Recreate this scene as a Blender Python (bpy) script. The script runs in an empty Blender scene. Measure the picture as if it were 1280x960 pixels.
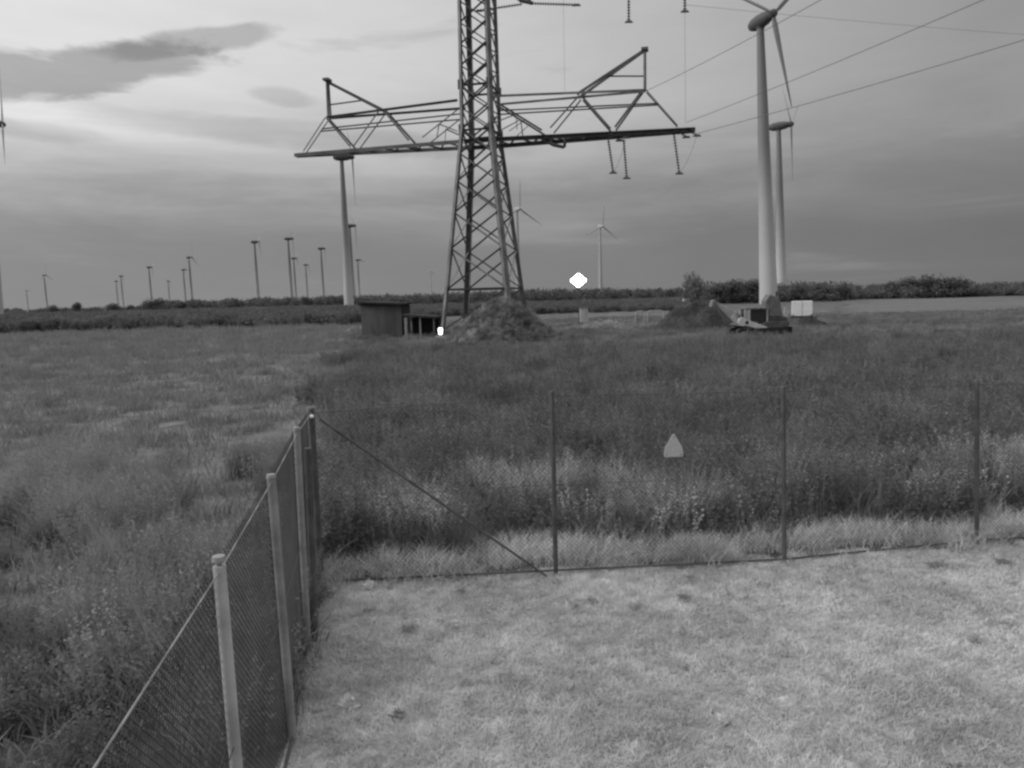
import bpy, bmesh, math, random
import numpy as np
from mathutils import Vector, Matrix
random.seed(7)
RNG = np.random.default_rng(7)
scene = bpy.context.scene
C = scene.collection
R = math.radians

# ------------------------------------------------------------------ camera
CAM_H = 3.2
F = 900.0                                  # focal length in pixels of the 1280 px wide photograph
PITCH, ROLL = R(6.9), R(1.45)
cam_d = bpy.data.cameras.new('camera'); cam = bpy.data.objects.new('camera', cam_d); C.objects.link(cam)
cam_d.sensor_width = 36; cam_d.lens = 36 * F / 1280; cam_d.clip_start = 0.05; cam_d.clip_end = 12000
CAM_M = Matrix.Rotation(R(90) - PITCH, 4, 'X') @ Matrix.Rotation(-ROLL, 4, 'Z')
cam.matrix_world = Matrix.Translation((0, 0, CAM_H)) @ CAM_M
scene.camera = cam

def ray(px, py):
    v = Vector(((px - 640) / F, -(py - 480) / F, -1))
    return (CAM_M.to_3x3() @ v).normalized()
def ground_at(px, py, z=0.0):              # the place on the ground seen at a spot of the photograph
    d = ray(px, py); t = (z - CAM_H) / d.z
    return Vector((d.x * t, d.y * t, z))
def at_depth(px, py, y):                   # the place a given number of metres ahead
    d = ray(px, py); t = y / d.y
    return Vector((d.x * t, y, CAM_H + d.z * t))

# ------------------------------------------------------------------ world, sun, exposure
scene.view_settings.view_transform = 'Standard'
scene.view_settings.look = 'None'
scene.view_settings.exposure = 0.0
scene.view_settings.gamma = 1.0
scene.render.filter_size = 2.6; scene.cycles.filter_width = 2.6     # the soft lens of a surveillance camera
SUN_EL, SUN_AZ = R(24), R(-95)             # azimuth measured from the view direction, left is negative

world = bpy.data.worlds.new('World'); scene.world = world; world.use_nodes = True
nt = world.node_tree; nt.nodes.clear()
class NG:
    def __init__(s, tree): s.t = tree
    def node(s, kind, **kw):
        n = s.t.nodes.new(kind)
        for k, v in kw.items(): setattr(n, k, v)
        return n
    def set(s, sock, v):
        if hasattr(v, 'is_output'): s.t.links.new(v, sock)
        else: sock.default_value = v
    def m(s, op, a, b=None, c=None, clamp=False):
        n = s.node('ShaderNodeMath', operation=op, use_clamp=clamp)
        s.set(n.inputs[0], a)
        if b is not None: s.set(n.inputs[1], b)
        if c is not None: s.set(n.inputs[2], c)
        return n.outputs[0]
    def ramp(s, v, a, b, lo=0.0, hi=1.0):
        n = s.node('ShaderNodeMapRange', interpolation_type='SMOOTHSTEP')
        s.set(n.inputs[0], v); s.set(n.inputs[1], a); s.set(n.inputs[2], b); s.set(n.inputs[3], lo); s.set(n.inputs[4], hi)
        return n.outputs[0]
    def mix(s, f, a, b):
        n = s.node('ShaderNodeMix', data_type='FLOAT')
        s.set(n.inputs[0], f); s.set(n.inputs[2], a); s.set(n.inputs[3], b)
        return n.outputs[0]
    def noise(s, vec, scale, detail=4, rough=0.55, stretch=None, dist=0.0):
        if stretch:
            mp = s.node('ShaderNodeMapping'); s.t.links.new(vec, mp.inputs[0]); mp.inputs['Scale'].default_value = stretch
            vec = mp.outputs[0]
        n = s.node('ShaderNodeTexNoise')
        s.t.links.new(vec, n.inputs['Vector']); n.inputs['Scale'].default_value = scale
        n.inputs['Detail'].default_value = detail; n.inputs['Roughness'].default_value = rough
        n.inputs['Distortion'].default_value = dist
        return n.outputs[0]
w = NG(nt)
co = w.node('ShaderNodeTexCoord').outputs['Generated']
sp = w.node('ShaderNodeSeparateXYZ'); nt.links.new(co, sp.inputs[0]); X, Y, Z = sp.outputs
az = w.m('MULTIPLY', w.m('ARCTAN2', X, Y), 180 / math.pi)
el = w.m('MULTIPLY', w.m('ARCSINE', Z), 180 / math.pi)
# clear evening air behind the cloud layer
sky = w.node('ShaderNodeTexSky', sky_type='NISHITA', sun_disc=False)
sky.sun_elevation = SUN_EL; sky.sun_rotation = SUN_AZ
bw = w.node('ShaderNodeRGBToBW'); nt.links.new(sky.outputs[0], bw.inputs[0])
clear = w.m('MULTIPLY', bw.outputs[0], 0.085)
# the layer of cloud: brightest towards the low sun on the left
caz = w.m('COSINE', w.m('MULTIPLY', w.m('ADD', az, 62.0), math.pi / 180))
high = w.m('MAXIMUM', w.m('MULTIPLY_ADD', caz, 0.45, 0.335), 0.30)
low = w.m('MULTIPLY_ADD', caz, 0.085, 0.175)
n_big = w.noise(co, 2.0, 5, 0.55, (1.6, 1.6, 9.0), 0.3)
n_fine = w.noise(co, 6.0, 7, 0.6, (1.5, 1.5, 5.0), 0.4)
elw = w.m('ADD', el, w.m('MULTIPLY', w.m('SUBTRACT', n_big, 0.5), 7.0))
lum = w.mix(w.ramp(elw, 3.0, 16.0), low, high)
lum = w.mix(w.ramp(el, 18.0, 62.0), lum, 1.15)
lum = w.m('MULTIPLY', lum, w.m('MULTIPLY_ADD', n_big, 0.16, 0.94))
lum = w.m('MULTIPLY', lum, w.m('MULTIPLY_ADD', n_fine, 0.12, 0.95))
def bank(lum, a0, e0, half_a, half_e, slope, factor, rag=0.7, soft=0.55):
    da = w.m('SUBTRACT', az, a0)
    de = w.m('SUBTRACT', w.m('SUBTRACT', el, e0), w.m('MULTIPLY', da, slope))
    q = w.m('ADD', w.m('POWER', w.m('ABSOLUTE', w.m('DIVIDE', da, half_a)), 2.0), w.m('POWER', w.m('ABSOLUTE', w.m('DIVIDE', de, half_e)), 2.0))
    q = w.m('ADD', q, w.m('MULTIPLY', w.m('SUBTRACT', n_fine, 0.5), rag * 4))
    k = w.ramp(q, 1.0 + soft, 1.0 - soft)
    return w.m('MULTIPLY', lum, w.mix(k, 1.0, factor))
def seen(px, py):
    d = ray(px, py); return math.degrees(math.atan2(d.x, d.y)), math.degrees(math.asin(d.z))
def bank_at(lum, px, py, ha, he, slope, factor, rag=.7, soft=.55):
    a_, e_ = seen(px, py); return bank(lum, a_, e_, ha, he, slope, factor, rag, soft)
lum = bank_at(lum, 70, 92, 9.5, 1.75, 0.22, 0.58, 0.75, 0.40)
lum = bank_at(lum, 235, 54, 6.0, 0.8, 0.20, 0.68, 0.75, 0.5)
lum = bank_at(lum, 90, 150, 12.0, 1.1, -0.12, 1.12, 0.4, 0.8)
lum = bank_at(lum, 352, 121, 2.3, 0.6, -0.05, 0.82, 0.7, 0.6)
lum = bank_at(lum, 380, 172, 15.0, 0.9, -0.06, 0.80, 0.7, 0.8)
lum = bank_at(lum, 40, 162, 4.0, 0.6, -0.05, 0.82, 0.7, 0.7)
lum = bank_at(lum, 430, 240, 26.0, 1.1, 0.0, 0.86, 0.6, 0.8)
cover = w.ramp(n_big, 0.72, 0.60, 0.75, 1.0)
final = w.mix(cover, w.m('MINIMUM', clear, 0.8), lum)
cmb = w.node('ShaderNodeCombineColor'); 
for i in range(3): nt.links.new(final, cmb.inputs[i])
bg = w.node('ShaderNodeBackground'); nt.links.new(cmb.outputs[0], bg.inputs[0]); bg.inputs[1].default_value = 1.0
wo = w.node('ShaderNodeOutputWorld'); nt.links.new(bg.outputs[0], wo.inputs[0])

sun_d = bpy.data.lights.new('sun', 'SUN'); sun = bpy.data.objects.new('sun', sun_d); C.objects.link(sun)
sun_d.energy = 1.5; sun_d.angle = R(16); sun_d.color = (1, 1, 1)
sdir = Vector((math.sin(SUN_AZ) * math.cos(SUN_EL), math.cos(SUN_AZ) * math.cos(SUN_EL), math.sin(SUN_EL)))
sun.rotation_euler = sdir.to_track_quat('Z', 'Y').to_euler(); sun.location = sdir * 100

# ------------------------------------------------------------------ materials (the camera sees no colour)
MATS = {}
def mat(name, val, rough=0.75, vary=0.25, scale=3.0, metal=0.0, emit=0.0, bump=0.0, per=0.0, fine=0.0, fine_scale=40.0, height=None, stretch=None, leaf=0.0):
    if name in MATS: return MATS[name]
    m_ = bpy.data.materials.new(name); m_.use_nodes = True; g = NG(m_.node_tree)
    b = m_.node_tree.nodes['Principled BSDF']
    pos = g.node('ShaderNodeNewGeometry').outputs['Position']
    nz = g.noise(pos, scale, 5, 0.6, stretch)
    k = g.m('MULTIPLY_ADD', g.ramp(nz, 0.3, 0.7), 2 * vary, 1 - vary)
    v = g.m('MULTIPLY', k, val)
    if fine:
        nf = g.noise(pos, fine_scale, 4, 0.7)
        v = g.m('MULTIPLY', v, g.m('MULTIPLY_ADD', g.ramp(nf, 0.3, 0.7), 2 * fine, 1 - fine))
    if per:
        oi = g.node('ShaderNodeObjectInfo').outputs['Random']
        v = g.m('MULTIPLY', v, g.m('MULTIPLY_ADD', oi, 2 * per, 1 - per))
    if height:                              # base colour that changes up the thing: (z0, factor0, z1, factor1)
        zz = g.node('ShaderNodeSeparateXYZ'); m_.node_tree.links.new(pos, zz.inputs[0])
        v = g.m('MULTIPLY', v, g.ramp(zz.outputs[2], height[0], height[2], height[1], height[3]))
    cc = g.node('ShaderNodeCombineColor')
    for i in range(3): m_.node_tree.links.new(v, cc.inputs[i])
    m_.node_tree.links.new(cc.outputs[0], b.inputs['Base Color'])
    b.inputs['Roughness'].default_value = rough; b.inputs['Metallic'].default_value = metal
    b.inputs['Specular IOR Level'].default_value = 0.25
    if emit:
        b.inputs['Emission Color'].default_value = (1, 1, 1, 1); b.inputs['Emission Strength'].default_value = emit
    if bump:
        bp = g.node('ShaderNodeBump'); bp.inputs['Strength'].default_value = bump; bp.inputs['Distance'].default_value = 0.05
        m_.node_tree.links.new(g.noise(pos, fine_scale, 5, 0.7), bp.inputs['Height']); m_.node_tree.links.new(bp.outputs[0], b.inputs['Normal'])
    if leaf:
        tl_ = g.node('ShaderNodeBsdfTranslucent'); mx = g.node('ShaderNodeMixShader'); mx.inputs[0].default_value = leaf
        m_.node_tree.links.new(cc.outputs[0], tl_.inputs[0]); m_.node_tree.links.new(b.outputs[0], mx.inputs[1]); m_.node_tree.links.new(tl_.outputs[0], mx.inputs[2])
        m_.node_tree.links.new(mx.outputs[0], m_.node_tree.nodes['Material Output'].inputs[0])
    MATS[name] = m_
    return m_

# ------------------------------------------------------------------ object helpers
def tag(o, label=None, cat=None, group=None, kind=None):
    if label: o['label'] = label
    if cat: o['category'] = cat
    if group: o['group'] = group
    if kind: o['kind'] = kind
    return o
def link(name, me, m=None, parent=None):
    o = bpy.data.objects.new(name, me); C.objects.link(o)
    if m is not None and me is not None: me.materials.append(m)
    if parent is not None: o.parent = parent
    return o
def thing(name, loc, label, cat, group=None, rz=0.0):
    o = bpy.data.objects.new(name, None); C.objects.link(o); o.location = loc; o.rotation_euler[2] = rz
    o.empty_display_size = 0.3
    return tag(o, label, cat, group)
def copy_tree(o, parent=None):
    c = o.copy(); C.objects.link(c); c.parent = parent
    for ch in list(o.children): copy_tree(ch, c)
    return c
class MB:
    def __init__(s): s.v = []; s.f = []; s.smooth = []
    def add(s, vs, fs, sm=False):
        n = len(s.v); s.v += [tuple(v) for v in vs]; s.f += [tuple(i + n for i in f) for f in fs]; s.smooth += [sm] * len(fs)
    def box(s, c, size, rot=None):
        hx, hy, hz = size[0] / 2, size[1] / 2, size[2] / 2; c = Vector(c)
        vs = [Vector((x, y, z)) for z in (-hz, hz) for y in (-hy, hy) for x in (-hx, hx)]
        if rot is not None: vs = [rot @ v for v in vs]
        s.add([v + c for v in vs], [(0, 2, 3, 1), (4, 5, 7, 6), (0, 1, 5, 4), (2, 6, 7, 3), (0, 4, 6, 2), (1, 3, 7, 5)]); return s
    def prism(s, poly, y0, y1):            # outline in x,z extruded along y
        n = len(poly)
        s.add([(x, y0, z) for x, z in poly] + [(x, y1, z) for x, z in poly],
              [tuple(range(n)), tuple(range(2 * n - 1, n - 1, -1))] + [(i, i + n, (i + 1) % n + n, (i + 1) % n) for i in range(n)]); return s
    def tube(s, p, q, r0, r1=None, n=8, caps=True):
        p, q = Vector(p), Vector(q); r1 = r0 if r1 is None else r1
        d = (q - p).normalized(); a = d.orthogonal().normalized(); b = d.cross(a)
        vs = [p + (a * math.cos(t) + b * math.sin(t)) * r0 for t in [2 * math.pi * i / n for i in range(n)]]
        vs += [q + (a * math.cos(t) + b * math.sin(t)) * r1 for t in [2 * math.pi * i / n for i in range(n)]]
        fs = [(i, (i + 1) % n, (i + 1) % n + n, i + n) for i in range(n)]
        s.add(vs, fs, n > 5)
        if caps: s.add(vs, [tuple(range(n - 1, -1, -1)), tuple(range(n, 2 * n))])
        return s
    def angle(s, p, q, w_, t=0.012, up=Vector((0, 0, 1))):   # rolled steel angle section
        p, q = Vector(p), Vector(q); d = (q - p).normalized()
        a = d.cross(up)
        a = (d.orthogonal() if a.length < 0.05 else a).normalized(); b = d.cross(a).normalized()
        prof = [(0, 0), (w_, 0), (w_, t), (t, t), (t, w_), (0, w_)]
        vs = [p + a * (x - w_ / 3) + b * (y - w_ / 3) for x, y in prof] + [q + a * (x - w_ / 3) + b * (y - w_ / 3) for x, y in prof]
        fs = [(i, (i + 1) % 6, (i + 1) % 6 + 6, i + 6) for i in range(6)] + [(5, 4, 3, 2, 1, 0), (6, 7, 8, 9, 10, 11)]
        s.add(vs, fs); return s
    def ball(s, c, r, n=10, m_=6, sc=(1, 1, 1)):
        c = Vector(c); vs = [c + Vector((0, 0, -r * sc[2]))]
        for j in range(1, m_):
            ph = -math.pi / 2 + math.pi * j / m_
            for i in range(n):
                th = 2 * math.pi * i / n
                vs.append(c + Vector((r * sc[0] * math.cos(ph) * math.cos(th), r * sc[1] * math.cos(ph) * math.sin(th), r * sc[2] * math.sin(ph))))
        vs.append(c + Vector((0, 0, r * sc[2]))); L = len(vs) - 1
        fs = [(0, 1 + (i + 1) % n, 1 + i) for i in range(n)]
        for j in range(m_ - 2):
            for i in range(n):
                a = 1 + j * n + i; b = 1 + j * n + (i + 1) % n; fs.append((a, b, b + n, a + n))
        fs += [(L, 1 + (m_ - 2) * n + i, 1 + (m_ - 2) * n + (i + 1) % n) for i in range(n)]
        s.add(vs, fs, True); return s
    def mesh(s, name):
        me = bpy.data.meshes.new(name); me.from_pydata(s.v, [], s.f)
        me.polygons.foreach_set('use_smooth', s.smooth); me.update(); return me
    def build(s, name, m_, parent=None, bevel=0.0):
        o = link(name, s.mesh(name), m_, parent)
        if bevel:
            b = o.modifiers.new('edge', 'BEVEL'); b.width = bevel; b.segments = 2; b.limit_method = 'ANGLE'
        return o

def np_mesh(name, V, Fq):
    me = bpy.data.meshes.new(name)
    V = np.asarray(V, dtype=np.float32); Fq = np.asarray(Fq, dtype=np.int32); k = Fq.shape[1]
    me.vertices.add(len(V)); me.vertices.foreach_set('co', V.ravel())
    me.loops.add(Fq.size); me.loops.foreach_set('vertex_index', Fq.ravel())
    me.polygons.add(len(Fq)); me.polygons.foreach_set('loop_start', np.arange(0, Fq.size, k, dtype=np.int32))
    me.update(calc_edges=True); return me

def scatter(name, P, S, assets, label, cat, lean=0.15):
    """Places small plants: P points, S scales; assets are plant meshes with their materials."""
    me = bpy.data.meshes.new(name); me.vertices.add(len(P)); me.vertices.foreach_set('co', np.asarray(P, dtype=np.float32).ravel())
    rot = np.stack([RNG.normal(0, lean, len(P)), RNG.normal(0, lean, len(P)), RNG.uniform(0, 6.28, len(P))], 1).astype(np.float32)
    a = me.attributes.new('rot', 'FLOAT_VECTOR', 'POINT'); a.data.foreach_set('vector', rot.ravel())
    a = me.attributes.new('scl', 'FLOAT', 'POINT'); a.data.foreach_set('value', np.asarray(S, dtype=np.float32))
    a = me.attributes.new('pick', 'INT', 'POINT'); a.data.foreach_set('value', RNG.integers(0, len(assets), len(P)).astype(np.int32))
    o = link(name, me); tag(o, label, cat, kind='stuff')
    t = bpy.data.node_groups.new(name, 'GeometryNodeTree')
    t.interface.new_socket('Geometry', in_out='INPUT', socket_type='NodeSocketGeometry')
    t.interface.new_socket('Geometry', in_out='OUTPUT', socket_type='NodeSocketGeometry')
    gi = t.nodes.new('NodeGroupInput'); go = t.nodes.new('NodeGroupOutput'); jn = t.nodes.new('GeometryNodeJoinGeometry')
    def attr(nm, ty):
        n = t.nodes.new('GeometryNodeInputNamedAttribute'); n.data_type = ty; n.inputs[0].default_value = nm
        return [s for s in n.outputs if s.enabled][0]
    r_, s_, p_ = attr('rot', 'FLOAT_VECTOR'), attr('scl', 'FLOAT'), attr('pick', 'INT')
    for i, ao in enumerate(assets):
        ip = t.nodes.new('GeometryNodeInstanceOnPoints'); oi = t.nodes.new('GeometryNodeObjectInfo')
        oi.inputs['Object'].default_value = ao
        cp = t.nodes.new('FunctionNodeCompare'); cp.data_type = 'INT'; cp.operation = 'EQUAL'
        ins = [s for s in cp.inputs if s.enabled]; t.links.new(p_, ins[0]); ins[1].default_value = i
        t.links.new(gi.outputs[0], ip.inputs['Points']); t.links.new(cp.outputs[0], ip.inputs['Selection'])
        t.links.new(oi.outputs['Geometry'], ip.inputs['Instance']); t.links.new(s_, ip.inputs['Scale'])
        er = t.nodes.new('FunctionNodeEulerToRotation'); t.links.new(r_, er.inputs[0]); t.links.new(er.outputs[0], ip.inputs['Rotation'])
        t.links.new(ip.outputs[0], jn.inputs[0])
    t.links.new(jn.outputs[0], go.inputs[0])
    md = o.modifiers.new('plants', 'NODES'); md.node_group = t
    return o
def asset(me, m_):
    o = bpy.data.objects.new('plant', me); me.materials.append(m_); return o     # never linked: only a source of leaves

def tuft_mesh(n, h, spread, width, bend=0.5, hv=0.35, seg=3):
    V, Fc = [], []
    for _ in range(n):
        a = RNG.uniform(0, 6.28); r = spread * math.sqrt(RNG.uniform()); x, y = r * math.cos(a), r * math.sin(a)
        d = RNG.uniform(0, 6.28); bx, by = math.cos(d), math.sin(d); hh = h * (1 + RNG.uniform(-hv, hv)); bb = bend * hh * RNG.uniform(0.2, 1.0)
        tw = RNG.uniform(0, 3.14); wx, wy = math.cos(tw) * width / 2, math.sin(tw) * width / 2
        base = len(V)
        for k in range(seg):
            f = k / seg; q = 1 - 0.75 * f
            px, py, pz = x + bx * bb * f * f, y + by * bb * f * f, hh * (f - 0.25 * bend * f * f)
            V += [(px - wx * q, py - wy * q, pz), (px + wx * q, py + wy * q, pz)]
        V += [(x + bx * bb, y + by * bb, hh * (1 - 0.25 * bend))]
        for k in range(seg - 1):
            b = base + 2 * k; Fc += [(b, b + 1, b + 3), (b, b + 3, b + 2)]
        b = base + 2 * (seg - 1); Fc += [(b, b + 1, b + 2)]
    return np_mesh('tuft', V, Fc)
def weed_mesh(stems, h, spread, leaf, per_stem=16):
    V, Fc = [], []
    def tri(p, q, r):
        n = len(V); V.extend([p, q, r]); Fc.append((n, n + 1, n + 2))
    for _ in range(stems):
        a = RNG.uniform(0, 6.28); r = spread * math.sqrt(RNG.uniform()); p = np.array([r * math.cos(a), r * math.sin(a), 0.0])
        top = p + np.array([RNG.normal(0, 0.12 * h), RNG.normal(0, 0.12 * h), h * RNG.uniform(0.6, 1.05)])
        tri(p - (.008, 0, 0), p + (.008, 0, 0), top); tri(p - (0, .008, 0), p + (0, .008, 0), top)
        for k in range(per_stem):
            f = RNG.uniform(0.12, 1.0) ** 0.8; c = p + (top - p) * f; L = leaf * (1.25 - 0.7 * f) * RNG.uniform(0.6, 1.3)
            d = RNG.normal(0, 1, 3); d[2] = abs(d[2]) * 0.6; d /= np.linalg.norm(d); s_ = np.cross(d, RNG.normal(0, 1, 3)); s_ /= np.linalg.norm(s_)
            tri(c, c + d * L * .55 + s_ * L * .22, c + d * L); tri(c, c + d * L, c + d * L * .55 - s_ * L * .22)
    return np_mesh('weed', V, Fc)

# ------------------------------------------------------------------ the setting: ground sheets
def fbm(x, y, s):
    return (np.sin(x * s + 1.3) * np.cos(y * s * 1.1 + .4) + .5 * np.sin(x * s * 2.3 + y * s * 1.7) + .25 * np.cos(x * s * 5.1 - y * s * 4.3)) / 1.75
def relief(x, y):
    d = np.hypot(x, y)
    near = np.clip(d / 8.0, 0, 1)
    return near * (0.035 * fbm(x, y, 0.9) + 0.06 * np.clip((y - 12) / 20, 0, 1) * fbm(x, y, 0.22))
def axis(lims):
    out = []
    for a, b, st in lims: out += list(np.arange(a, b, st))
    return np.array(sorted(set(np.round(out, 3))))
xs = axis([(-6000, -400, 400), (-400, -60, 20), (-60, -12, 2), (-12, 14, .4), (14, 60, 2), (60, 400, 20), (400, 6001, 400)])
ys = axis([(-600, -20, 60), (-20, 0, 2), (0, 14, .4), (14, 60, 1.5), (60, 400, 20), (400, 6001, 400)])
gx, gy = np.meshgrid(xs, ys); gz = relief(gx, gy)
nxx = len(xs); idx = np.arange(nxx * len(ys)).reshape(len(ys), nxx)
quads = np.stack([idx[:-1, :-1].ravel(), idx[:-1, 1:].ravel(), idx[1:, 1:].ravel(), idx[1:, :-1].ravel()], 1)
g = link('ground', np_mesh('ground', np.stack([gx.ravel(), gy.ravel(), gz.ravel()], 1), quads),
         mat('meadow_soil', 0.11, 0.95, 0.30, 0.22, fine=0.35, fine_scale=1.6, bump=0.5)); tag(g, kind='structure')
g.data.polygons.foreach_set('use_smooth', [True] * len(g.data.polygons))

def sheet(name, outline, dz, m_, step=None, rag=0.3):
    """A sheet lying on the ground: outline filled by a grid of cells, ragged at the rim."""
    o = np.array(outline); x0, y0 = o.min(0); x1, y1 = o.max(0); step = step or max(x1 - x0, y1 - y0) / 60
    gx_ = np.arange(x0, x1 + step, step); gy_ = np.arange(y0, y1 + step, step); X_, Y_ = np.meshgrid(gx_, gy_)
    def inside(px, py):
        c = np.zeros_like(px, dtype=bool); n = len(o)
        for i in range(n):
            a, b = o[i], o[(i + 1) % n]
            cond = ((a[1] > py) != (b[1] > py)) & (px < (b[0] - a[0]) * (py - a[1]) / ((b[1] - a[1]) or 1e-9) + a[0]); c ^= cond
        return c
    cx, cy = X_[:-1, :-1] + step / 2, Y_[:-1, :-1] + step / 2
    wob = RNG.normal(0, rag * step, cx.shape)
    keep = inside(cx + wob, cy + wob)
    I = np.arange(X_.size).reshape(X_.shape)
    q = np.stack([I[:-1, :-1][keep], I[:-1, 1:][keep], I[1:, 1:][keep], I[1:, :-1][keep]], 1)
    used = np.unique(q); remap = -np.ones(X_.size, int); remap[used] = np.arange(len(used))
    V = np.stack([X_.ravel()[used], Y_.ravel()[used]], 1)
    V = V + RNG.normal(0, .12 * step, V.shape)
    V = np.column_stack([V, relief(V[:, 0], V[:, 1]) + dz])
    ob = link(name, np_mesh(name, V, remap[q]), m_); tag(ob, kind='structure'); return ob

# fence line: corner and directions, from where the posts stand in the photograph
POST_L = [ground_at(367, 930), ground_at(385, 812)]
CORNER = ground_at(402, 733)
PR = [ground_at(695, 719), ground_at(981, 705), ground_at(1222, 681)]
dirL = (Vector((-1.42, 3.45, 0)) - CORNER).normalized()
dirR = (PR[2] - CORNER).normalized()
def leftline(y): return CORNER.x + dirL.x / dirL.y * (y - CORNER.y)
def rightline(x): return CORNER.y + dirR.y / dirR.x * (x - CORNER.x)
E = CORNER + dirR * 22
lawn_poly = [(CORNER.x, CORNER.y), (E.x, E.y), (E.x, -6), (leftline(-6), -6)]
sheet('lawn', lawn_poly, 0.004, mat('lawn_soil', 0.36, 0.95, 0.20, 0.8, fine=0.3, fine_scale=14, bump=0.4), step=0.25)
sheet('field', [(-200, 96), (-17, 92), (-11, 60), (-4.5, 26), (-3.2, 10), (-6, 2), (-14, -10), (-200, -20)], 0.006,
      mat('field_soil', 0.16, 0.95, 0.16, 0.35, fine=0.22, fine_scale=2.2, bump=0.5, stretch=(1, 3.0, 1)), step=1.0)
sheet('field', [(44, 92), (300, 82), (330, 215), (92, 205)], 0.02, mat('pale_field_soil', 0.14, 0.95, 0.14, 0.05, fine=0.15, fine_scale=0.7, stretch=(.4, 3, 1)), step=3.0)
sheet('bare_soil', [(8, 96), (26, 98), (44, 96), (50, 118), (34, 134), (12, 134), (9, 110)], 0.03, mat('sandy_soil', 0.13, 0.95, 0.3, 0.4, fine=0.25, fine_scale=3), step=0.6)
sheet('ploughed_field', [(-300, 97), (-16, 93), (-14, 100), (-14, 330), (-600, 330)], 0.03, mat('dark_soil', 0.09, 0.95, 0.3, 0.06, fine=0.2, fine_scale=1), step=6)

# ------------------------------------------------------------------ vegetation that nobody could count
lawn_m = mat('lawn_blades', 0.64, 0.8, 0.15, 0.75, per=0.20, fine=0.13, fine_scale=4.5, leaf=.35)
weed_m = mat('weed_leaves', 0.205, 0.85, 0.22, 0.75, per=0.25, leaf=.35)
pale_m = mat('dry_stalks', 0.30, 0.8, 0.25, 0.8, per=0.25, leaf=.35)
field_m = mat('field_grass', 0.235, 0.85, 0.15, 0.35, per=0.15, leaf=.35, stretch=(1, 2.2, 1))
seed_m = mat('seed_stalks', .47, .85, .2, .8, per=.25, leaf=.35)
verge_m = mat('verge_grass', 0.62, 0.85, 0.18, 0.9, per=0.2, leaf=.35)
lawn_a = [asset(tuft_mesh(34, 0.050, 0.09, 0.008, 1.3), lawn_m), asset(tuft_mesh(38, 0.040, 0.10, 0.009, 1.4), lawn_m), asset(tuft_mesh(26, 0.065, 0.07, 0.007, 1.2), lawn_m)]
weed_a = [asset(weed_mesh(12, 0.95, 0.30, 0.075, 40), weed_m), asset(weed_mesh(14, 0.75, 0.35, 0.085, 34), weed_m), asset(tuft_mesh(60, 0.8, 0.3, 0.014, 0.7), weed_m)]
pale_a = [asset(tuft_mesh(55, 0.85, 0.22, 0.010, 0.55), pale_m), asset(tuft_mesh(40, 0.65, 0.25, 0.012, 0.8), pale_m), asset(weed_mesh(10, 0.9, 0.25, 0.06, 28), pale_m)]
field_a = [asset(tuft_mesh(30, 0.28, 0.28, 0.018, 0.9), field_m), asset(tuft_mesh(26, 0.22, 0.32, 0.022, 1.0), field_m)]
verge_a = [asset(tuft_mesh(40, 0.26, 0.16, 0.011, 0.9), verge_m), asset(tuft_mesh(36, 0.18, 0.18, 0.012, 1.0), verge_m)]

seed_a = [asset(tuft_mesh(55, 0.85, 0.22, 0.010, 0.55), seed_m), asset(weed_mesh(10, 0.9, 0.25, 0.06, 28), seed_m)]
def pts(n, x0, x1, y0, y1, cond=None):
    x, y = RNG.uniform(x0, x1, n), RNG.uniform(y0, y1, n)
    if cond is not None:
        k = cond(x, y); x, y = x[k], y[k]
    return np.stack([x, y, relief(x, y)], 1)
LL = lambda y: CORNER.x + dirL.x / dirL.y * (y - CORNER.y)
RL = lambda x: CORNER.y + dirR.y / dirR.x * (x - CORNER.x)
P = pts(52000, -2.8, 12, 1.6, 11, lambda x, y: (x > LL(y) + .02) & (y < RL(x) - .02) & (RNG.uniform(size=x.shape) < np.clip(1.35 - .0 * y, .3, 1)))
S = RNG.uniform(.6, 1.25, len(P)) * (1 + .12 * fbm(P[:, 0], P[:, 1], 2.1))
scatter('lawn_grass', P, S, lawn_a, 'short pale mown grass inside the fence', 'grass')
P = pts(9000, -2.8, 16, 7.4, 12.5, lambda x, y: (np.abs(y - RL(x) - .62) < .55 + .25 * fbm(x, y, 1.7)) & (x > LL(y) - .2))
scatter('verge_grass', P, RNG.uniform(.6, 1.35, len(P)), verge_a, 'longer pale grass along the foot of the right fence', 'grass')
herb_a = [asset(weed_mesh(5, .07, .05, .07, 12), mat('herb_leaves', .56, .85, .3, 2.0, per=.3, leaf=.3)), asset(weed_mesh(4, .10, .04, .05, 12), MATS['herb_leaves'])]
P = pts(170, -2.6, 11, 2, 9.5, lambda x, y: (x > LL(y) + .1) & (y < RL(x) - .1))
scatter('lawn_herbs', P, RNG.uniform(.5, 1.3, len(P)), herb_a, 'small darker herbs dotted in the mown grass', 'weeds')
def dark_zone(x, y): return (y > RL(x) + .75 + .35 * fbm(x, y, 1.3)) & (x > -0.9 - .21 * y + np.clip(.10 * (y - 12), 0, 5) * fbm(x, y, .45))
P = pts(30000, -10, 34, 8.5, 40, lambda x, y: dark_zone(x, y) & (RNG.uniform(size=x.shape) < np.clip(1.2 - (y - 9) / 34, .2, 1)))
scatter('tall_weeds', P, RNG.uniform(.55, 1.15, len(P)) * (.95 + .3 * fbm(P[:, 0], P[:, 1], .8)), weed_a, 'dark tall weeds growing thickly beyond the right fence', 'weeds')
P = pts(9000, -3, 16, 8.9, 15, lambda x, y: dark_zone(x, y) & (fbm(x, y, 1.55) > .0) & (y < RL(x) + 3.0))
scatter('dry_grass', P[:1400], RNG.uniform(.5, 1.0, len(P[:1400])), seed_a, 'pale dry stalks standing in the weeds behind the right fence', 'grass')
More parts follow.
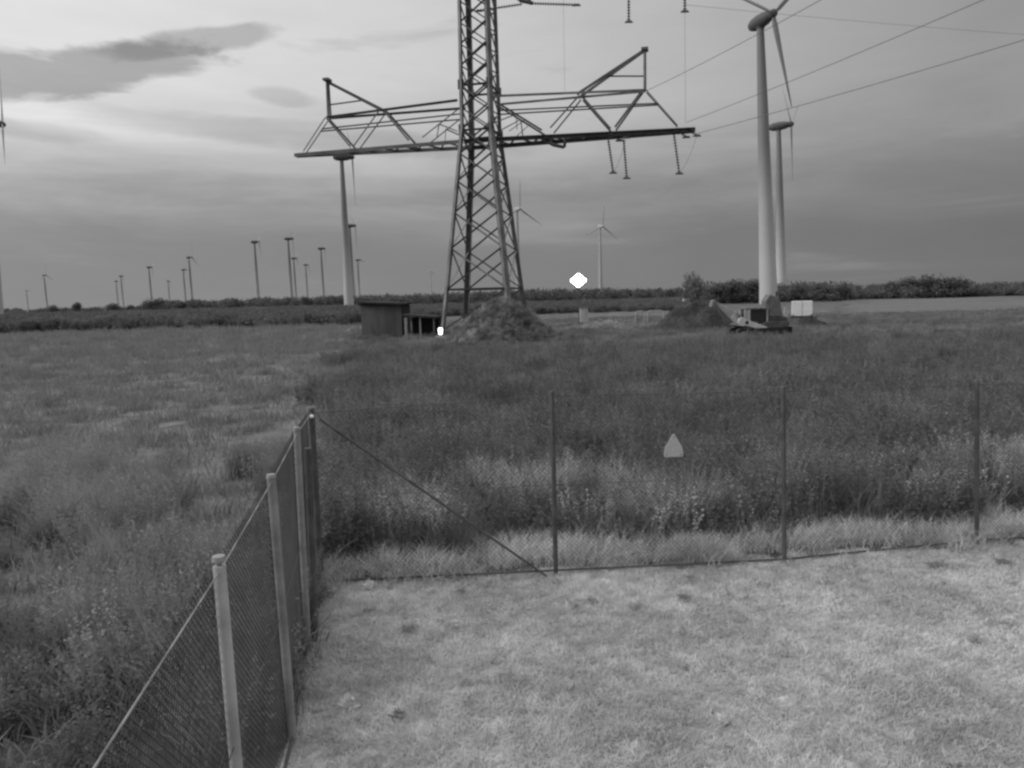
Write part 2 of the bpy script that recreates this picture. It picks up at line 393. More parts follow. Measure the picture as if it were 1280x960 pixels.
P = pts(36000, -60, -2, 1.0, 90, lambda x, y: ~dark_zone(x, y) & (x < LL(y) - .15) & (x > -1.0 * y - 3) & (RNG.uniform(size=x.shape) < np.clip(9 / (y + 1), .12, 1)))
scatter('field_grass', P, RNG.uniform(.6, 1.3, len(P)) * (1 + .02 * P[:, 1]), field_a, 'grey grass of the open field left of the fence', 'grass')
P = pts(9000, -9, -1.8, 2.5, 14, lambda x, y: (x < LL(y) - .1) & (fbm(x + 3, y, .75) > .18))
scatter('dry_grass', P[:1700], RNG.uniform(.55, 1.0, len(P[:1700])), pale_a, 'wispy pale tall grass outside the left fence', 'grass')
P = pts(5000, -9, -1.6, 1.2, 9, lambda x, y: (x < LL(y) - .1) & (fbm(x + 1, y + 2, .8) < -.12))
scatter('tall_weeds', P[:700], RNG.uniform(.35, .65, len(P[:700])), weed_a, 'dark weed patches at the lower left outside the fence', 'weeds')
rough_m = mat('meadow_weeds', 0.25, 0.85, 0.3, 0.25, per=0.2, leaf=.35)
rough_a = [asset(weed_mesh(18, 0.42, 0.6, 0.10, 20), rough_m), asset(tuft_mesh(70, 0.38, 0.6, 0.02, 0.8), rough_m)]
P = pts(26000, -16, 110, 30, 95, lambda x, y: (x > -0.9 - .21 * y) & (x < 1.05 * y) & ~((x > 24) & (y > 86)) & (fbm(x, y, .35) > -.75))
scatter('meadow_weeds', P[:15000], RNG.uniform(.45, 1.1, len(P[:15000])), rough_a, 'rough low growth of the meadow around the pylon and building site', 'weeds')

# dense dark crop beyond the left field
crop_m = mat('crop_leaves', 0.16, 0.9, 0.2, 0.12, per=0.2, leaf=.35)
crop_a = [asset(weed_mesh(24, 1.9, 1.5, 0.5, 22), crop_m), asset(weed_mesh(22, 1.7, 1.6, 0.5, 22), crop_m)]
P = pts(5200, -40, 62, 128, 300, lambda x, y: (x > -.17 * y) & (x < .27 * y) & (RNG.uniform(size=x.shape) < np.clip(1.5 - y / 260, .25, 1)))
scatter('crop_field', P, RNG.uniform(.5, .85, len(P)), crop_a, 'dark low crop stretching behind the pylon and the floodlight', 'crop')
P = pts(11000, -260, -14, 94, 300, lambda x, y: (y > 96 + .03 * x + 1.5 * np.sin(x * .3)) & (x > -1.0 * y - 10) & (x < -.17 * y + 3) & (RNG.uniform(size=x.shape) < np.clip(1.4 - y / 260, .2, 1)))
scatter('crop_field', P, RNG.uniform(.7, 1.1, len(P)), crop_a, 'dark dense crop standing beyond the left field', 'crop')

# ------------------------------------------------------------------ trees
leaf_m = mat('tree_leaves', 0.14, 0.9, 0.3, 0.35, per=0.15, leaf=.3)
leaf2_m = mat('tree_leaves_grey', 0.19, 0.9, 0.3, 0.35, per=0.15, leaf=.3)
bark_m = mat('bark', 0.08, 0.9)
def crown_mesh(wd, h, z0, n, lobes, leaf, seed):
    r_ = np.random.default_rng(seed); V, Fc = [], []
    L = []
    for i in range(lobes):
        a = r_.uniform(0, 6.28); rr = r_.uniform(0, .33) * wd; zz = z0 + h * r_.uniform(.14, .76)
        L.append((rr * math.cos(a), rr * math.sin(a), zz, wd * r_.uniform(.17, .30), h * r_.uniform(.16, .26)))
    L.append((0, 0, z0 + .48 * h, wd * .34, h * .46))
    per = n // len(L); out = []
    for (cx, cy, cz, rw, rh) in L:
        d = r_.normal(0, 1, (per, 3)); d /= np.linalg.norm(d, axis=1)[:, None]; rad = r_.uniform(.45, 1.12, (per, 1))
        out.append(np.array([cx, cy, cz]) + d * rad * np.array([rw, rw, rh]))
    Pc = np.concatenate(out); m_ = len(Pc)
    u = r_.normal(0, 1, (m_, 3)); u /= np.linalg.norm(u, axis=1)[:, None]; v = np.cross(u, r_.normal(0, 1, (m_, 3))); v /= np.linalg.norm(v, axis=1)[:, None]
    sz = leaf * r_.uniform(.6, 1.3, (m_, 1))
    V = np.stack([Pc - u * sz, Pc - v * sz * .6, Pc + u * sz, Pc + v * sz * .6], 1).reshape(-1, 3)
    return np_mesh('crown', V, np.arange(4 * m_).reshape(-1, 4))
CROWNS = {}
def tree(px, base_y, top_y, width_px, depth, name, label, group, m_=None, kind=0):
    """A tree on the ground at a depth; its height and width follow from how large it shows."""
    b = at_depth(px, 400, depth); top = at_depth(px, top_y, depth)
    h = top.z; wd = width_px / F * depth
    t = thing(name, (b.x, depth, 0), label, 'bush' if name == 'bush' else 'tree', group, RNG.uniform(0, 6.28))
    key = (kind, m_.name if m_ else '')
    if key not in CROWNS:
        me = crown_mesh(1.0, .99, .0, 2800, 9 + kind, .034, 40 + kind); me.materials.append(m_ or leaf_m)
        tr = MB().tube((0, 0, -.02), (0.01, 0, .3), .035, .024, 7).tube((0.01, 0, .28), (.06, .02, .6), .022, .010, 5).tube((0.01, 0, .26), (-.12, -.03, .52), .016, .007, 5).tube((0, 0, .3), (.02, .14, .55), .014, .006, 5).mesh('trunk')
        tr.materials.append(bark_m); CROWNS[key] = (me, tr)
    me, tr = CROWNS[key]
    c = link('crown', me, None, t); c.scale = (wd, wd, h)
    k = link('trunk', tr, None, t); k.scale = (h * .8, h * .8, h)
    return t
for i, (px, ty, wp, dp, lab) in enumerate([
    (68, 380, 24, 330, 'low round tree left of the small pointed one above the dark crop'),
    (97, 376, 15, 320, 'small pointed tree at far left skyline, narrower than those beside it'),
    (141, 378, 24, 330, 'round tree under the pair of far turbines at left'),
    (163, 380, 16, 330, 'small round tree just left of the widest crown at left'),
    (191, 371, 36, 320, 'widest round crowned tree on the left skyline'),
    (225, 376, 24, 330, 'round tree right of the widest crown on the left skyline'),
    (20, 388, 40, 340, 'lowest flat crowned tree at the left end of the skyline')]):
    tree(px, 0, ty, wp, dp, 'tree', lab, 'trees on the left skyline', kind=i % 4)
tree(868, 0, 337, 36, 118, 'tree', 'tall grey round tree behind the dark spoil heap', 'trees behind the building site', leaf2_m, 2)
for i, (px, ty, wp, dp, lab) in enumerate([
    (893, 351, 40, 184, 'dark tree right beside the grey round tree behind the heap'),
    (920, 347, 46, 188, 'dark tree behind the digger cab'),
    (944, 346, 46, 184, 'dark tree just left of the foot of the big right turbine'),
    (997, 350, 44, 190, 'dark tree just right of the foot of the big right turbine'),
    (1026, 350, 46, 186, 'dark tree above the white trailer'),
    (1050, 353, 36, 188, 'low dark tree right of the white trailer')]):
    tree(px, 0, ty, wp, dp, 'tree', lab, 'trees behind the building site', kind=(i + 1) % 4)
for i, (px, ty, wp, dp, lab) in enumerate([
    (1112, 350, 40, 205, 'left and palest tree of the large dark clump at right'),
    (1138, 343, 48, 200, 'tallest tree in the middle of the large dark clump at right'),
    (1168, 341, 52, 198, 'broad tree right of the middle of the large dark clump'),
    (1196, 343, 46, 196, 'rightmost steep sided tree of the large dark clump'),
    (1246, 351, 46, 210, 'low tree right of the large dark clump'),
    (1276, 350, 46, 212, 'low tree at the right edge of the picture')]):
    tree(px, 0, ty, wp, dp, 'tree', lab, 'trees at the right skyline', kind=(i + 2) % 4)
hedge = []
for i in range(330):
    px = RNG.uniform(885, 1420); dp = RNG.uniform(195, 232)
    ty = (352 if px < 1060 else 358 if px < 1110 else 353) + RNG.uniform(-1, 3)
    hedge.append((at_depth(px, 380, dp).x, dp, at_depth(px, ty, dp).z))
hedge = np.array(hedge)
hw_a = [asset(crown_mesh(1.5, 1.12, -.12, 500, 6, .07, 15), leaf_m), asset(crown_mesh(1.9, 1.1, -.10, 500, 7, .07, 16), leaf_m)]
scatter('hedgerow', np.column_stack([hedge[:, :2], np.zeros(len(hedge))]), np.clip(hedge[:, 2], 2.0, 8), hw_a, 'dark hedgerow along the far edge of the pale field at right', 'hedge', lean=0.0)
# a far wood that reads as one mass
wood = []
for i in range(560):
    az_ = RNG.uniform(-40, 40); px = 640 + F * math.tan(R(az_)); dp = RNG.uniform(430, 640)
    if px < 200: ty = 388 - (px + 100) * .025
    elif px < 660: ty = 375 - (px - 200) * .028
    elif px < 900: ty = 360 + RNG.uniform(-1, 1)
    else: ty = 354 + (px - 900) * .001
    ty += RNG.uniform(-1.0, 2.6)
    wood.append((at_depth(px, 380, dp).x, dp, at_depth(px, ty, dp).z))
wood = np.array(wood); wm = crown_mesh(1.9, 1.15, -.12, 300, 6, .10, 5)
wm2 = crown_mesh(2.4, 1.1, -.10, 300, 7, .10, 6)
scatter('far_wood', np.column_stack([wood[:, :2], np.zeros(len(wood))]), np.clip(wood[:, 2], 2.5, 14), [asset(wm, leaf_m), asset(wm2, leaf_m)], 'far dark wood along the whole horizon', 'wood', lean=0.0)

# ------------------------------------------------------------------ lattice pylon
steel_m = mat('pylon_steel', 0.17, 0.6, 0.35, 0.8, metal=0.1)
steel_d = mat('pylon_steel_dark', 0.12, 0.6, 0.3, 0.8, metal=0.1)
TH = R(12); PD = 58.0
base = at_depth(609, 420, PD); base.z = 0
U = Vector((math.cos(TH), -math.sin(TH), 0)); N = Vector((math.sin(TH), math.cos(TH), 0))
def arm_point(px, py):                     # on the upright plane of the cross arm, in pylon coordinates (u, z)
    d = ray(px, py); o = Vector((0, 0, CAM_H)); t = (base - o).dot(N) / d.dot(N); p = o + d * t - base
    return p.dot(U), p.z
pyl = thing('pylon', base, 'tall dark lattice power pylon with a wide cross arm at the centre', 'pylon', rz=-TH)
def LP(u, v, z): return Vector((u, v, z))
def half(z):                               # half widths of the body at a height
    pts_ = [(0, 2.75, 3.45), (4.7, 2.25, 2.85), (16.0, 1.13, 1.50), (27, 1.04, 1.32), (37, .45, .5)]
    for (a, w0, d0), (b, w1, d1) in zip(pts_, pts_[1:]):
        if z <= b:
            f = (z - a) / (b - a); return w0 + (w1 - w0) * f, d0 + (d1 - d0) * f
    return .45, .5
def corner(z, su, sv):
    a, b = half(z); return LP(su * a, sv * b, z)
for su in (-1, 1):
    for sv in (-1, 1):
        b = MB(); zs = [-.3, 4.7, 16, 27, 37]
        for z0, z1, ww in zip(zs, zs[1:], (.38, .38, .34, .26)):
            b.angle(corner(z0, su, sv), corner(z1, su, sv), ww, .03, Vector((su, sv, 0)))
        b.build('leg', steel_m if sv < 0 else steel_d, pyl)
        MB().box(corner(0, su, sv) + Vector((0, 0, .12)), (.8, .8, .5)).build('footing', mat('concrete', .3), pyl)
levels = [3.9]
while levels[-1] < 15.2:
    levels.append(levels[-1] + half(levels[-1])[0] * 2 * .62)
levels = [l * (16 - 3.9) / (levels[-1] - 3.9) + 3.9 * (1 - (16 - 3.9) / (levels[-1] - 3.9)) for l in levels]
while levels[-1] < 35: levels.append(levels[-1] + 1.55)
faces = [((-1, -1), (1, -1)), ((-1, 1), (1, 1)), ((-1, -1), (-1, 1)), ((1, -1), (1, 1))]
for i, (z0, z1) in enumerate(zip(levels, levels[1:])):
    for (a, b) in faces:
        wd_ = .12 if z0 < 16 else .105
        MB().angle(corner(z0, *a), corner(z1, *b), wd_).build('brace', steel_m, pyl)
        MB().angle(corner(z0, *b) + Vector((0, .05, 0)), corner(z1, *a) + Vector((0, .05, 0)), wd_).build('brace', steel_m, pyl)
for z0 in (3.9, 15.9, 19.2, 27.6):
    for (a, b) in faces: MB().angle(corner(z0, *a), corner(z0, *b), .14).build('horizontal_tie', steel_m, pyl)
for (a, b) in faces[:2]:
    MB().angle(corner(.8, *a), corner(3.9, *b), .1).build('brace', steel_m, pyl)
for su in (-1, 1):                          # gusset plates where the arms meet the body
    for sv in (-1, 1):
        for z0, hh in ((15.95, .75), (19.25, .7)):
            MB().box(corner(z0, su, sv) + Vector((0, sv * .04, 0)), (.5, .05, hh)).build('gusset_plate', steel_d, pyl)

def ap(px, py): u, z = arm_point(px, py); return u, z
tipL, tipR = ap(370, 194), ap(868, 162)
def chord_v(u):                             # spread of the truss front to back
    t = min(1, max(0, (abs(u) - 1.1) / 14.5)); return 1.25 * (1 - t) + .22 * t
arm = MB()
for sv in (-1, 1):
    for tip in (tipL, tipR):
        u1 = 1.1 * (1 if tip[0] > 0 else -1); zc = tipL[1] + (tipR[1] - tipL[1]) * (u1 - tipL[0]) / (tipR[0] - tipL[0])
        arm.angle((u1, sv * chord_v(u1), zc), (tip[0], sv * .2, tip[1]), .29, .03)
    zc1 = tipL[1] + (tipR[1] - tipL[1]) * (-1.1 - tipL[0]) / (tipR[0] - tipL[0])
    arm.angle((-1.1, sv * 1.25, zc1), (1.1, sv * 1.25, zc), .29, .03)
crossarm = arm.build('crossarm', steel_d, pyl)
def zbot(u): return tipL[1] + (tipR[1] - tipL[1]) * (u - tipL[0]) / (tipR[0] - tipL[0])
n = 34; us = [tipL[0] + (tipR[0] - tipL[0]) * i / n for i in range(n + 1)]
for i, (a, b) in enumerate(zip(us, us[1:])):     # flat lacing between the two bottom chords
    s_ = 1 if i % 2 else -1
    MB().angle((a, s_ * chord_v(a), zbot(a) + .03), (b, -s_ * chord_v(b), zbot(b) + .03), .10).build('lacing', steel_m, crossarm)
for px in (371, 395, 440, 517, 686, 764, 845, 866):
    u, _ = ap(px, 175); MB().box((u, 0, zbot(u) - .02), (.35, 2 * chord_v(u) + .1, .22)).build('cross_tie', steel_d, crossarm)
def pair(a, b, wd_, va=None, vb=None, name='strut', m_=steel_m):
    (ua, za), (ub, zb) = a, b; wd_ = wd_ * 1.25
    for sv in (-1, 1):
        v0 = chord_v(ua) * .8 if va is None else va; v1 = chord_v(ub) if vb is None else vb
        MB().angle((ua, sv * v0, za), (ub, sv * v1, zb), wd_).build(name, m_, crossarm)
# upper chords
pair(ap(409, 147), ap(577, 130), .13, .18, 1.2, 'upper_chord'); pair(ap(807, 113), ap(622, 125), .14, .18, 1.2, 'upper_chord')
# the raised horns
pair(ap(408, 101), ap(482, 139), .17, .10, .55, 'horn', steel_d); pair(ap(805, 63), ap(722, 120), .17, .10, .55, 'horn', steel_d)
for px, y0, y1 in ((409, 100, 147), (806, 62, 113)):
    u, z0 = ap(px, y0); _, z1 = ap(px, y1)
    for dv in (-.22, .22): MB().angle((u, dv, z1), (u, dv * .6, z0), .15).build('horn_post', steel_m, crossarm)
    MB().box((u, 0, z0), (.5, .7, .18)).build('horn_cap', steel_d, crossarm)
# web members, left then right
for (a, b, wd_) in (((409, 148), (381, 190), .08), ((410, 148), (441, 184), .12), ((478, 140), (446, 184), .09), ((484, 141), (516, 178), .13),
                    ((576, 141), (533, 175), .08), ((553, 158), (577, 168), .07), ((553, 158), (551, 177), .05),
                    ((725, 122), (690, 163), .10), ((728, 122), (764, 163), .12), ((803, 114), (769, 161), .13), ((808, 114), (847, 158), .06),
                    ((622, 130), (680, 166), .11), ((648, 146), (622, 158), .07), ((648, 146), (650, 166), .05), ((660, 152), (640, 168), .05)):
    pair(ap(*a), ap(*b), wd_)
for (a, b) in (((411, 131), (455, 125)), ((402, 161), (577, 142)), ((400, 164), (577, 149)), ((753, 95), (806, 95)), ((622, 138), (823, 129)), ((622, 143), (823, 131))):
    (ua, za), (ub, zb) = ap(*a), ap(*b); MB().angle((ua, 0, za), (ub, 0, zb), .09).build('tie_rod', steel_m, crossarm)
# upper cross arm, just above the picture
z2 = 28.4
up_arm = MB()
for sv in (-1, 1):
    for s_ in (-1, 1): up_arm.angle((s_ * 1.0, sv * 1.2, z2), (s_ * 14.5, sv * .2, z2), .2, .03)
up = up_arm.build('upper_crossarm', steel_d, pyl)
for sv in (-1, 1):
    for s_ in (-1, 1): MB().angle((s_ * 1.0, sv * .6, z2 + 3.4), (s_ * 14.5, sv * .2, z2 + .1), .13).build('upper_chord', steel_m, up)
for i in range(-6, 7):
    if i: MB().angle((i * 2.1, 0, z2), (i * 2.1 + (1 if i > 0 else -1) * 1.0, 0, z2 + 3.3 * (1 - (abs(i) * 2.1) / 14.5)), .09).build('strut', steel_m, up)
# stay bracket under the arm beside the body
bk = [ap(678, 174), ap(692, 182), ap(706, 185), ap(708, 171)]
for (a, b) in zip(bk, bk[1:]): MB().tube((a[0], -.3, a[1]), (b[0], -.3, b[1]), .13, None, 6).build('bracket', steel_d, crossarm)

ins_m = mat('insulator_glaze', 0.07, 0.35, 0.1); wire_m = mat('wire_metal', 0.16, 0.5, 0.2)
MW = Matrix.Translation(base) @ Matrix.Rotation(-TH, 4, 'Z')
def insulator(a, b, label, pale=False, group='insulators on the pylon'):
    """A string of insulator discs between two points given in pylon coordinates."""
    p, q = MW @ Vector(a), MW @ Vector(b); t = thing('insulator_string', p, label, 'insulator', group); d = q - p
    L = d.length; e = d.normalized()
    MB().tube((0, 0, 0), d, .035, None, 6).build('rod', wire_m, t)
    n = int(L / .2); s = MB()
    for i in range(n):
        c = e * (L * (i + .7) / (n + .6)); s.tube(c, c + e * .05, .13, .08, 8); s.tube(c + e * .05, c + e * .11, .055, .05, 6)
    s.build('disc_stack', ins_m, t)
    MB().box(d, (.42, .16, .12)).tube(d + Vector((-.3, 0, -.05)), d + Vector((.3, 0, -.05)), .05, None, 6).build('clamp', wire_m, t)
    return q
def hang(px0, py0, px1, py1, v, label, group='insulators on the pylon'):
    a, b = ap(px0, py0), ap(px1, py1); return insulator((a[0], v, a[1]), (b[0], v, b[1]), label, group=group)
hang(760, 170, 767, 217, -.5, 'hanging insulator string at the middle of the right arm')
hang(779, 172, 783, 221, .5, 'fainter insulator string just right of the one at mid arm')
hang(842, 166, 849, 217, -.2, 'hanging insulator string under the right arm tip')
hang(846, 162, 858, 170, .3, 'short slanted insulator at the right arm tip, inner one')
hang(857, 160, 871, 170, -.2, 'short slanted insulator at the right arm tip, outer one')
hang(764, 165, 774, 174, .4, 'short slanted insulator below mid arm, left one')
hang(774, 165, 783, 173, -.4, 'short slanted insulator below mid arm, right one')
u_, z_ = ap(786, 27); top_in = insulator((u_, 0, z2), (u_, 0, z_), 'insulator string ending above the raised right horn')
u_, z_ = ap(856, 14); top_out = insulator((u_, 0, z2), (u_, 0, z_), 'insulator string coming down at the top edge above the arm tip')
a, b = ap(655, 9), ap(601, 17); insulator((a[0], -.6, a[1]), (b[0], -.6, b[1]), 'thick pale strut like insulator between pylon body and top bracket')
a, b = ap(662, 8), ap(722, 10); insulator((a[0], -.6, a[1]), (b[0], -.6, b[1]), 'long thin insulator pointing right from the top bracket')
for (a, b) in (((641, -6), (652, 4)), ((652, 4), (668, 8)), ((660, -8), (664, 6))):
    a, b = ap(*a), ap(*b); MB().tube((a[0], -.6, a[1]), (b[0], -.6, b[1]), .16, .13, 6).build('bracket', steel_d, up)

def wire(p, q, sag, r, label, n=30):
    p, q = Vector(p), Vector(q); s = MB(); prev = None
    for i in range(n + 1):
        f = i / n; c = p.lerp(q, f) - Vector((0, 0, sag * 4 * f * (1 - f)))
        if prev is not None: s.tube(prev, c, r, None, 5, False)
        prev = c
    o = s.build('overhead_wire', wire_m); tag(o, label, 'cable', 'wires on the pylon'); return o
def run(px0, py0, px1, py1, label, r=.019):
    u, z = ap(px0, py0); A = MW @ Vector((u, 0, z)); d = ray(px1, py1); k = (A.z + .2 - CAM_H) / d.z
    B = Vector((0, 0, CAM_H)) + d * k; Cc = A + (B - A) * 2.6; wire(A, Cc, .6, r, label)
run(809, 113, 1000, 0, 'upper wire from the horn passing the big turbine head')
run(858, 153, 1190, 0, 'middle wire crossing the big turbine tower to the top right')
run(871, 167, 1280, 34, 'lowest wire running to the right edge of the picture', .021)
run(857, 6, 1280, 34, 'faint high wire crossing the sky at upper right', .011)
u_, z_ = ap(857, 154); wire(top_out, MW @ Vector((u_, 0, z_)), 0, .011, 'thin vertical dropper down to the right arm tip', 3)
u_, z_ = ap(706, 118); wire(MW @ Vector((u_, 0, z2)), MW @ Vector((u_, 0, z_)), 0, .009, 'thin vertical dropper above the arm near the pylon body', 3)

def loop(pa, va, pb, vb, label):
    a_, b_ = ap(*pa), ap(*pb); wire(MW @ Vector((a_[0], va, a_[1])), MW @ Vector((b_[0], vb, b_[1])), .35, .012, label, 10)
loop((871, 170), -.2, (849, 217), -.2, 'slack jumper between the slanted and hanging insulators at the arm tip')
loop((783, 173), -.4, (767, 217), -.5, 'slack jumper below the middle of the right arm')

# ------------------------------------------------------------------ wind turbines
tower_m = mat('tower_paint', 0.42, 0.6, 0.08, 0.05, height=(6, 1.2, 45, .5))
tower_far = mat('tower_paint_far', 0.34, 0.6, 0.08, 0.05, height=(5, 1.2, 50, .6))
nac_m = mat('nacelle_paint_shaded', 0.11, 0.6, 0.1); blade_m = mat('blade_paint', 0.42, 0.5, 0.1, 0.1); blade_d = mat('blade_paint_dark', 0.33, 0.5, 0.1, 0.1)  # nacelle grey is darkened for the shade on its underside
pale_t = mat('tower_paint_pale', 0.42, 0.6, 0.05, 0.05)
TURB = {}
def turbine_parts(kind):
    if kind in TURB: return TURB[kind]
    dark = kind.startswith('d')
    t = MB(); H = 63.0; n = 20
    secs = [(0, 2.15), (10, 1.9), (25, 1.55), (45, 1.2), (H, .8)]
    for (a, r0), (b, r1) in zip(secs, secs[1:]): t.tube((0, 0, a), (0, 0, b), r0, r1, n, False)
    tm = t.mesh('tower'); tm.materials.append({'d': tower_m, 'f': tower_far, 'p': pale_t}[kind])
    nc = MB(); prof = [(-3.6, .3), (-3.2, 1.0), (-2.0, 1.45), (0, 1.6), (2.0, 1.45), (3.2, 1.15), (3.6, .9)]
    for (a, r0), (b, r1) in zip(prof, prof[1:]): nc.tube((0, -a, H + 1.2), (0, -b, H + 1.2), r0, r1, 14, False)
    nc.tube((0, 0, H - .4), (0, 0, H + .6), .95, 1.1, 14)
    nm = nc.mesh('nacelle'); nm.materials.append(nac_m if kind != 'p' else pale_t)
    hb = MB().tube((0, -3.6, H + 1.2), (0, -4.6, H + 1.2), 1.15, .95, 14).ball((0, -4.6, H + 1.2), .95, 12, 6); hm = hb.mesh('hub'); hm.materials.append(nac_m if kind != 'p' else pale_t)
    bl = MB(); st = [(0.8, .8, .42), (2.5, 1.25, .35), (5, 1.15, .26), (10, .85, .17), (16, .55, .1), (20.5, .2, .04)]
    rings = []
    for (z, c, th) in st:
        tw = R(26) * (1 - z / 20.5) + R(4)
        ring = []
        for k in range(8):
            ang = 2 * math.pi * k / 8; x = c / 2 * math.cos(ang) + c * .12; y = th / 2 * math.sin(ang)
            ring.append((x * math.cos(tw) - y * math.sin(tw), x * math.sin(tw) + y * math.cos(tw), z))
        rings.append(ring)
    bl.add([p for r_ in rings for p in r_], [(j * 8 + i, j * 8 + (i + 1) % 8, (j + 1) * 8 + (i + 1) % 8, (j + 1) * 8 + i) for j in range(len(rings) - 1) for i in range(8)] + [tuple(range((len(rings) - 1) * 8, len(rings) * 8))], True)
    bm_ = bl.mesh('blade'); bm_.materials.append({'d': blade_d, 'f': blade_m, 'p': pale_t}[kind])
    TURB[kind] = (tm, nm, hm, bm_, H); return TURB[kind]
def turbine(px, hub_y, foot_y, yaw, phase, label, kind='f', small=1.0, lean=0.0):
    """Stands where its foot and head are seen: distance from the apparent height."""
    H = 63.0 * small
    lo, hi = 60.0, 6000.0
    for _ in range(60):
        d = (lo + hi) / 2; z = at_depth(px, hub_y, d).z
        if z < H: lo = d
        else: hi = d
    p = at_depth(px, hub_y, d)
    t = thing('wind_turbine', (p.x, d, 0), label, 'wind turbine', 'wind turbines', R(yaw) - math.atan2(p.x, d)); t.scale = (small,) * 3
    if lean: t.rotation_euler = (Matrix.Rotation(R(lean), 3, (p.x, d, 0)) @ Matrix.Rotation(t.rotation_euler[2], 3, 'Z')).to_euler()
    tm, nm, hm, bm_, H0 = turbine_parts(kind)
    link('tower', tm, None, t); link('nacelle', nm, None, t); hub = link('hub', hm, None, t)
    for k in range(3):
        b = link('blade', bm_, None, t); b.location = (0, -4.6, H0 + 1.2); b.rotation_euler = (0, R(phase + 120 * k), 0)
    return t
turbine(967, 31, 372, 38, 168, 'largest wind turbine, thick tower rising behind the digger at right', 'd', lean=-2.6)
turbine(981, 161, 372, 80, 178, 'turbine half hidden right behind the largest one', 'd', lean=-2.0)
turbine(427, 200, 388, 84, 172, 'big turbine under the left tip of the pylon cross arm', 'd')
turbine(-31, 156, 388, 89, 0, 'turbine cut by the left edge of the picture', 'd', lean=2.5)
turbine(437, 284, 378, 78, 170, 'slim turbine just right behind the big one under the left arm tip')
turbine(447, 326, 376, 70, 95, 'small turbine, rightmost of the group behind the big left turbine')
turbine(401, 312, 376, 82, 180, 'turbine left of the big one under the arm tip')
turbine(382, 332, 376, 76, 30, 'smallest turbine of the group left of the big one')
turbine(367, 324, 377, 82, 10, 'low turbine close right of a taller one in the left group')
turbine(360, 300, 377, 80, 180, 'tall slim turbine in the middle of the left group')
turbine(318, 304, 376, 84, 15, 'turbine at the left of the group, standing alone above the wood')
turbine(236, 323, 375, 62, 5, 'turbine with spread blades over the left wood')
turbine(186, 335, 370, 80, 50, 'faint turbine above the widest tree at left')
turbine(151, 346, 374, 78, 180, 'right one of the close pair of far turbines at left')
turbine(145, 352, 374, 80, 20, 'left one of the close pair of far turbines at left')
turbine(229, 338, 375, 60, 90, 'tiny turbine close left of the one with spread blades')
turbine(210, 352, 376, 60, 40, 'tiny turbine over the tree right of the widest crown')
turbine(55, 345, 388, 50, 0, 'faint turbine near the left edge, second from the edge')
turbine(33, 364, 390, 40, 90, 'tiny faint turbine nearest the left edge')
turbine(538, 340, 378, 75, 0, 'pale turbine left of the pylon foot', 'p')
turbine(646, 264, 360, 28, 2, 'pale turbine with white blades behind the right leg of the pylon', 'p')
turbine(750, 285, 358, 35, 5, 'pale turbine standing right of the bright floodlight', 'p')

# ------------------------------------------------------------------ the mound and spoil heaps
def heap(name, cx, cy, rx, ry, h, m_, label, cat, rough=.12, seed=1, top=1.0, power=1.3):
    r_ = np.random.default_rng(seed); n, k = 44, 16; V = [(0, 0, h)]; ph = r_.uniform(0, 6.28, 8)
    for j in range(1, k + 1):
        f = j / k
        for i in range(n):
            a = 2 * math.pi * i / n
            e = 1 + .10 * math.sin(2 * a + ph[0]) + .07 * math.sin(3 * a + ph[1]) + .05 * math.sin(7 * a + ph[2])
            z = h * (1 - f ** power) ** top if f < 1 else -.1
            z *= 1 + rough * math.sin(5 * a + 9 * f + ph[3]) * f
            z += rough * .8 * r_.normal() * (f < 1); rr = f * e
            V.append((rx * rr * math.cos(a) + rough * .3 * r_.normal(), ry * rr * math.sin(a), z))
    fs = [(0, 1 + i, 1 + (i + 1) % n) for i in range(n)]
    q = [(1 + j * n + i, 1 + (j + 1) * n + i, 1 + (j + 1) * n + (i + 1) % n, 1 + j * n + (i + 1) % n) for j in range(k - 1) for i in range(n)]
    me = bpy.data.meshes.new(name); me.from_pydata(V, [], fs + q); me.polygons.foreach_set('use_smooth', [True] * len(me.polygons))
    o = link(name, me, m_); o.location = (cx, cy, 0); tag(o, label, cat); return o, np.array(V) + np.array([cx, cy, 0])
mc = at_depth(628, 420, 50)
mound, MV = heap('mound', mc.x, 50, 3.7, 3.6, 2.9, mat('mound_soil', .13, .95, .3, .6, fine=.3, fine_scale=4), 'overgrown earth mound at the foot of the pylon', 'mound', .10, 3, 1.0, 1.35)
mound['kind'] = 'structure'; 
for k_ in ('label', 'category'): del mound[k_]
mw_m = mat('mound_weeds', 0.29, 0.85, 0.35, 0.9, per=0.35)
mw_a = [asset(weed_mesh(16, .6, .35, .08, 26), mw_m), asset(tuft_mesh(60, .45, .3, .015, .8), mw_m)]
sel = MV[RNG.integers(0, len(MV), 2200)]; sel = sel + np.column_stack([RNG.normal(0, .15, (2200, 2)), np.full(2200, -.05)])
scatter('mound_weeds', sel, RNG.uniform(.4, .85, 2200), mw_a, 'grey weeds covering the mound by the pylon', 'weeds', .3)
spoil_m = mat('spoil_soil', .06, .95, .35, .8, fine=.35, fine_scale=4)
sc_ = at_depth(868, 400, 62); heap('spoil_heap', sc_.x + .2, 62, 3.7, 2.6, 2.45, spoil_m, 'large dark heap of dug soil left of the digger', 'soil heap', .14, 5, .9, 2.2)
sc_ = at_depth(1012, 400, 60); heap('spoil_heap', sc_.x, 60, 1.5, 1.3, .95, spoil_m, 'small dark soil heap in front of the white trailer', 'soil heap', .12, 6)
sc_ = at_depth(765, 400, 66); heap('spoil_heap', sc_.x, 66, 4.6, 2.2, .9, mat('sand_heap', .15, .95, .35, .7, fine=.3, fine_scale=4), 'low pale heap between the switch box and the barriers', 'soil heap', .12, 8)

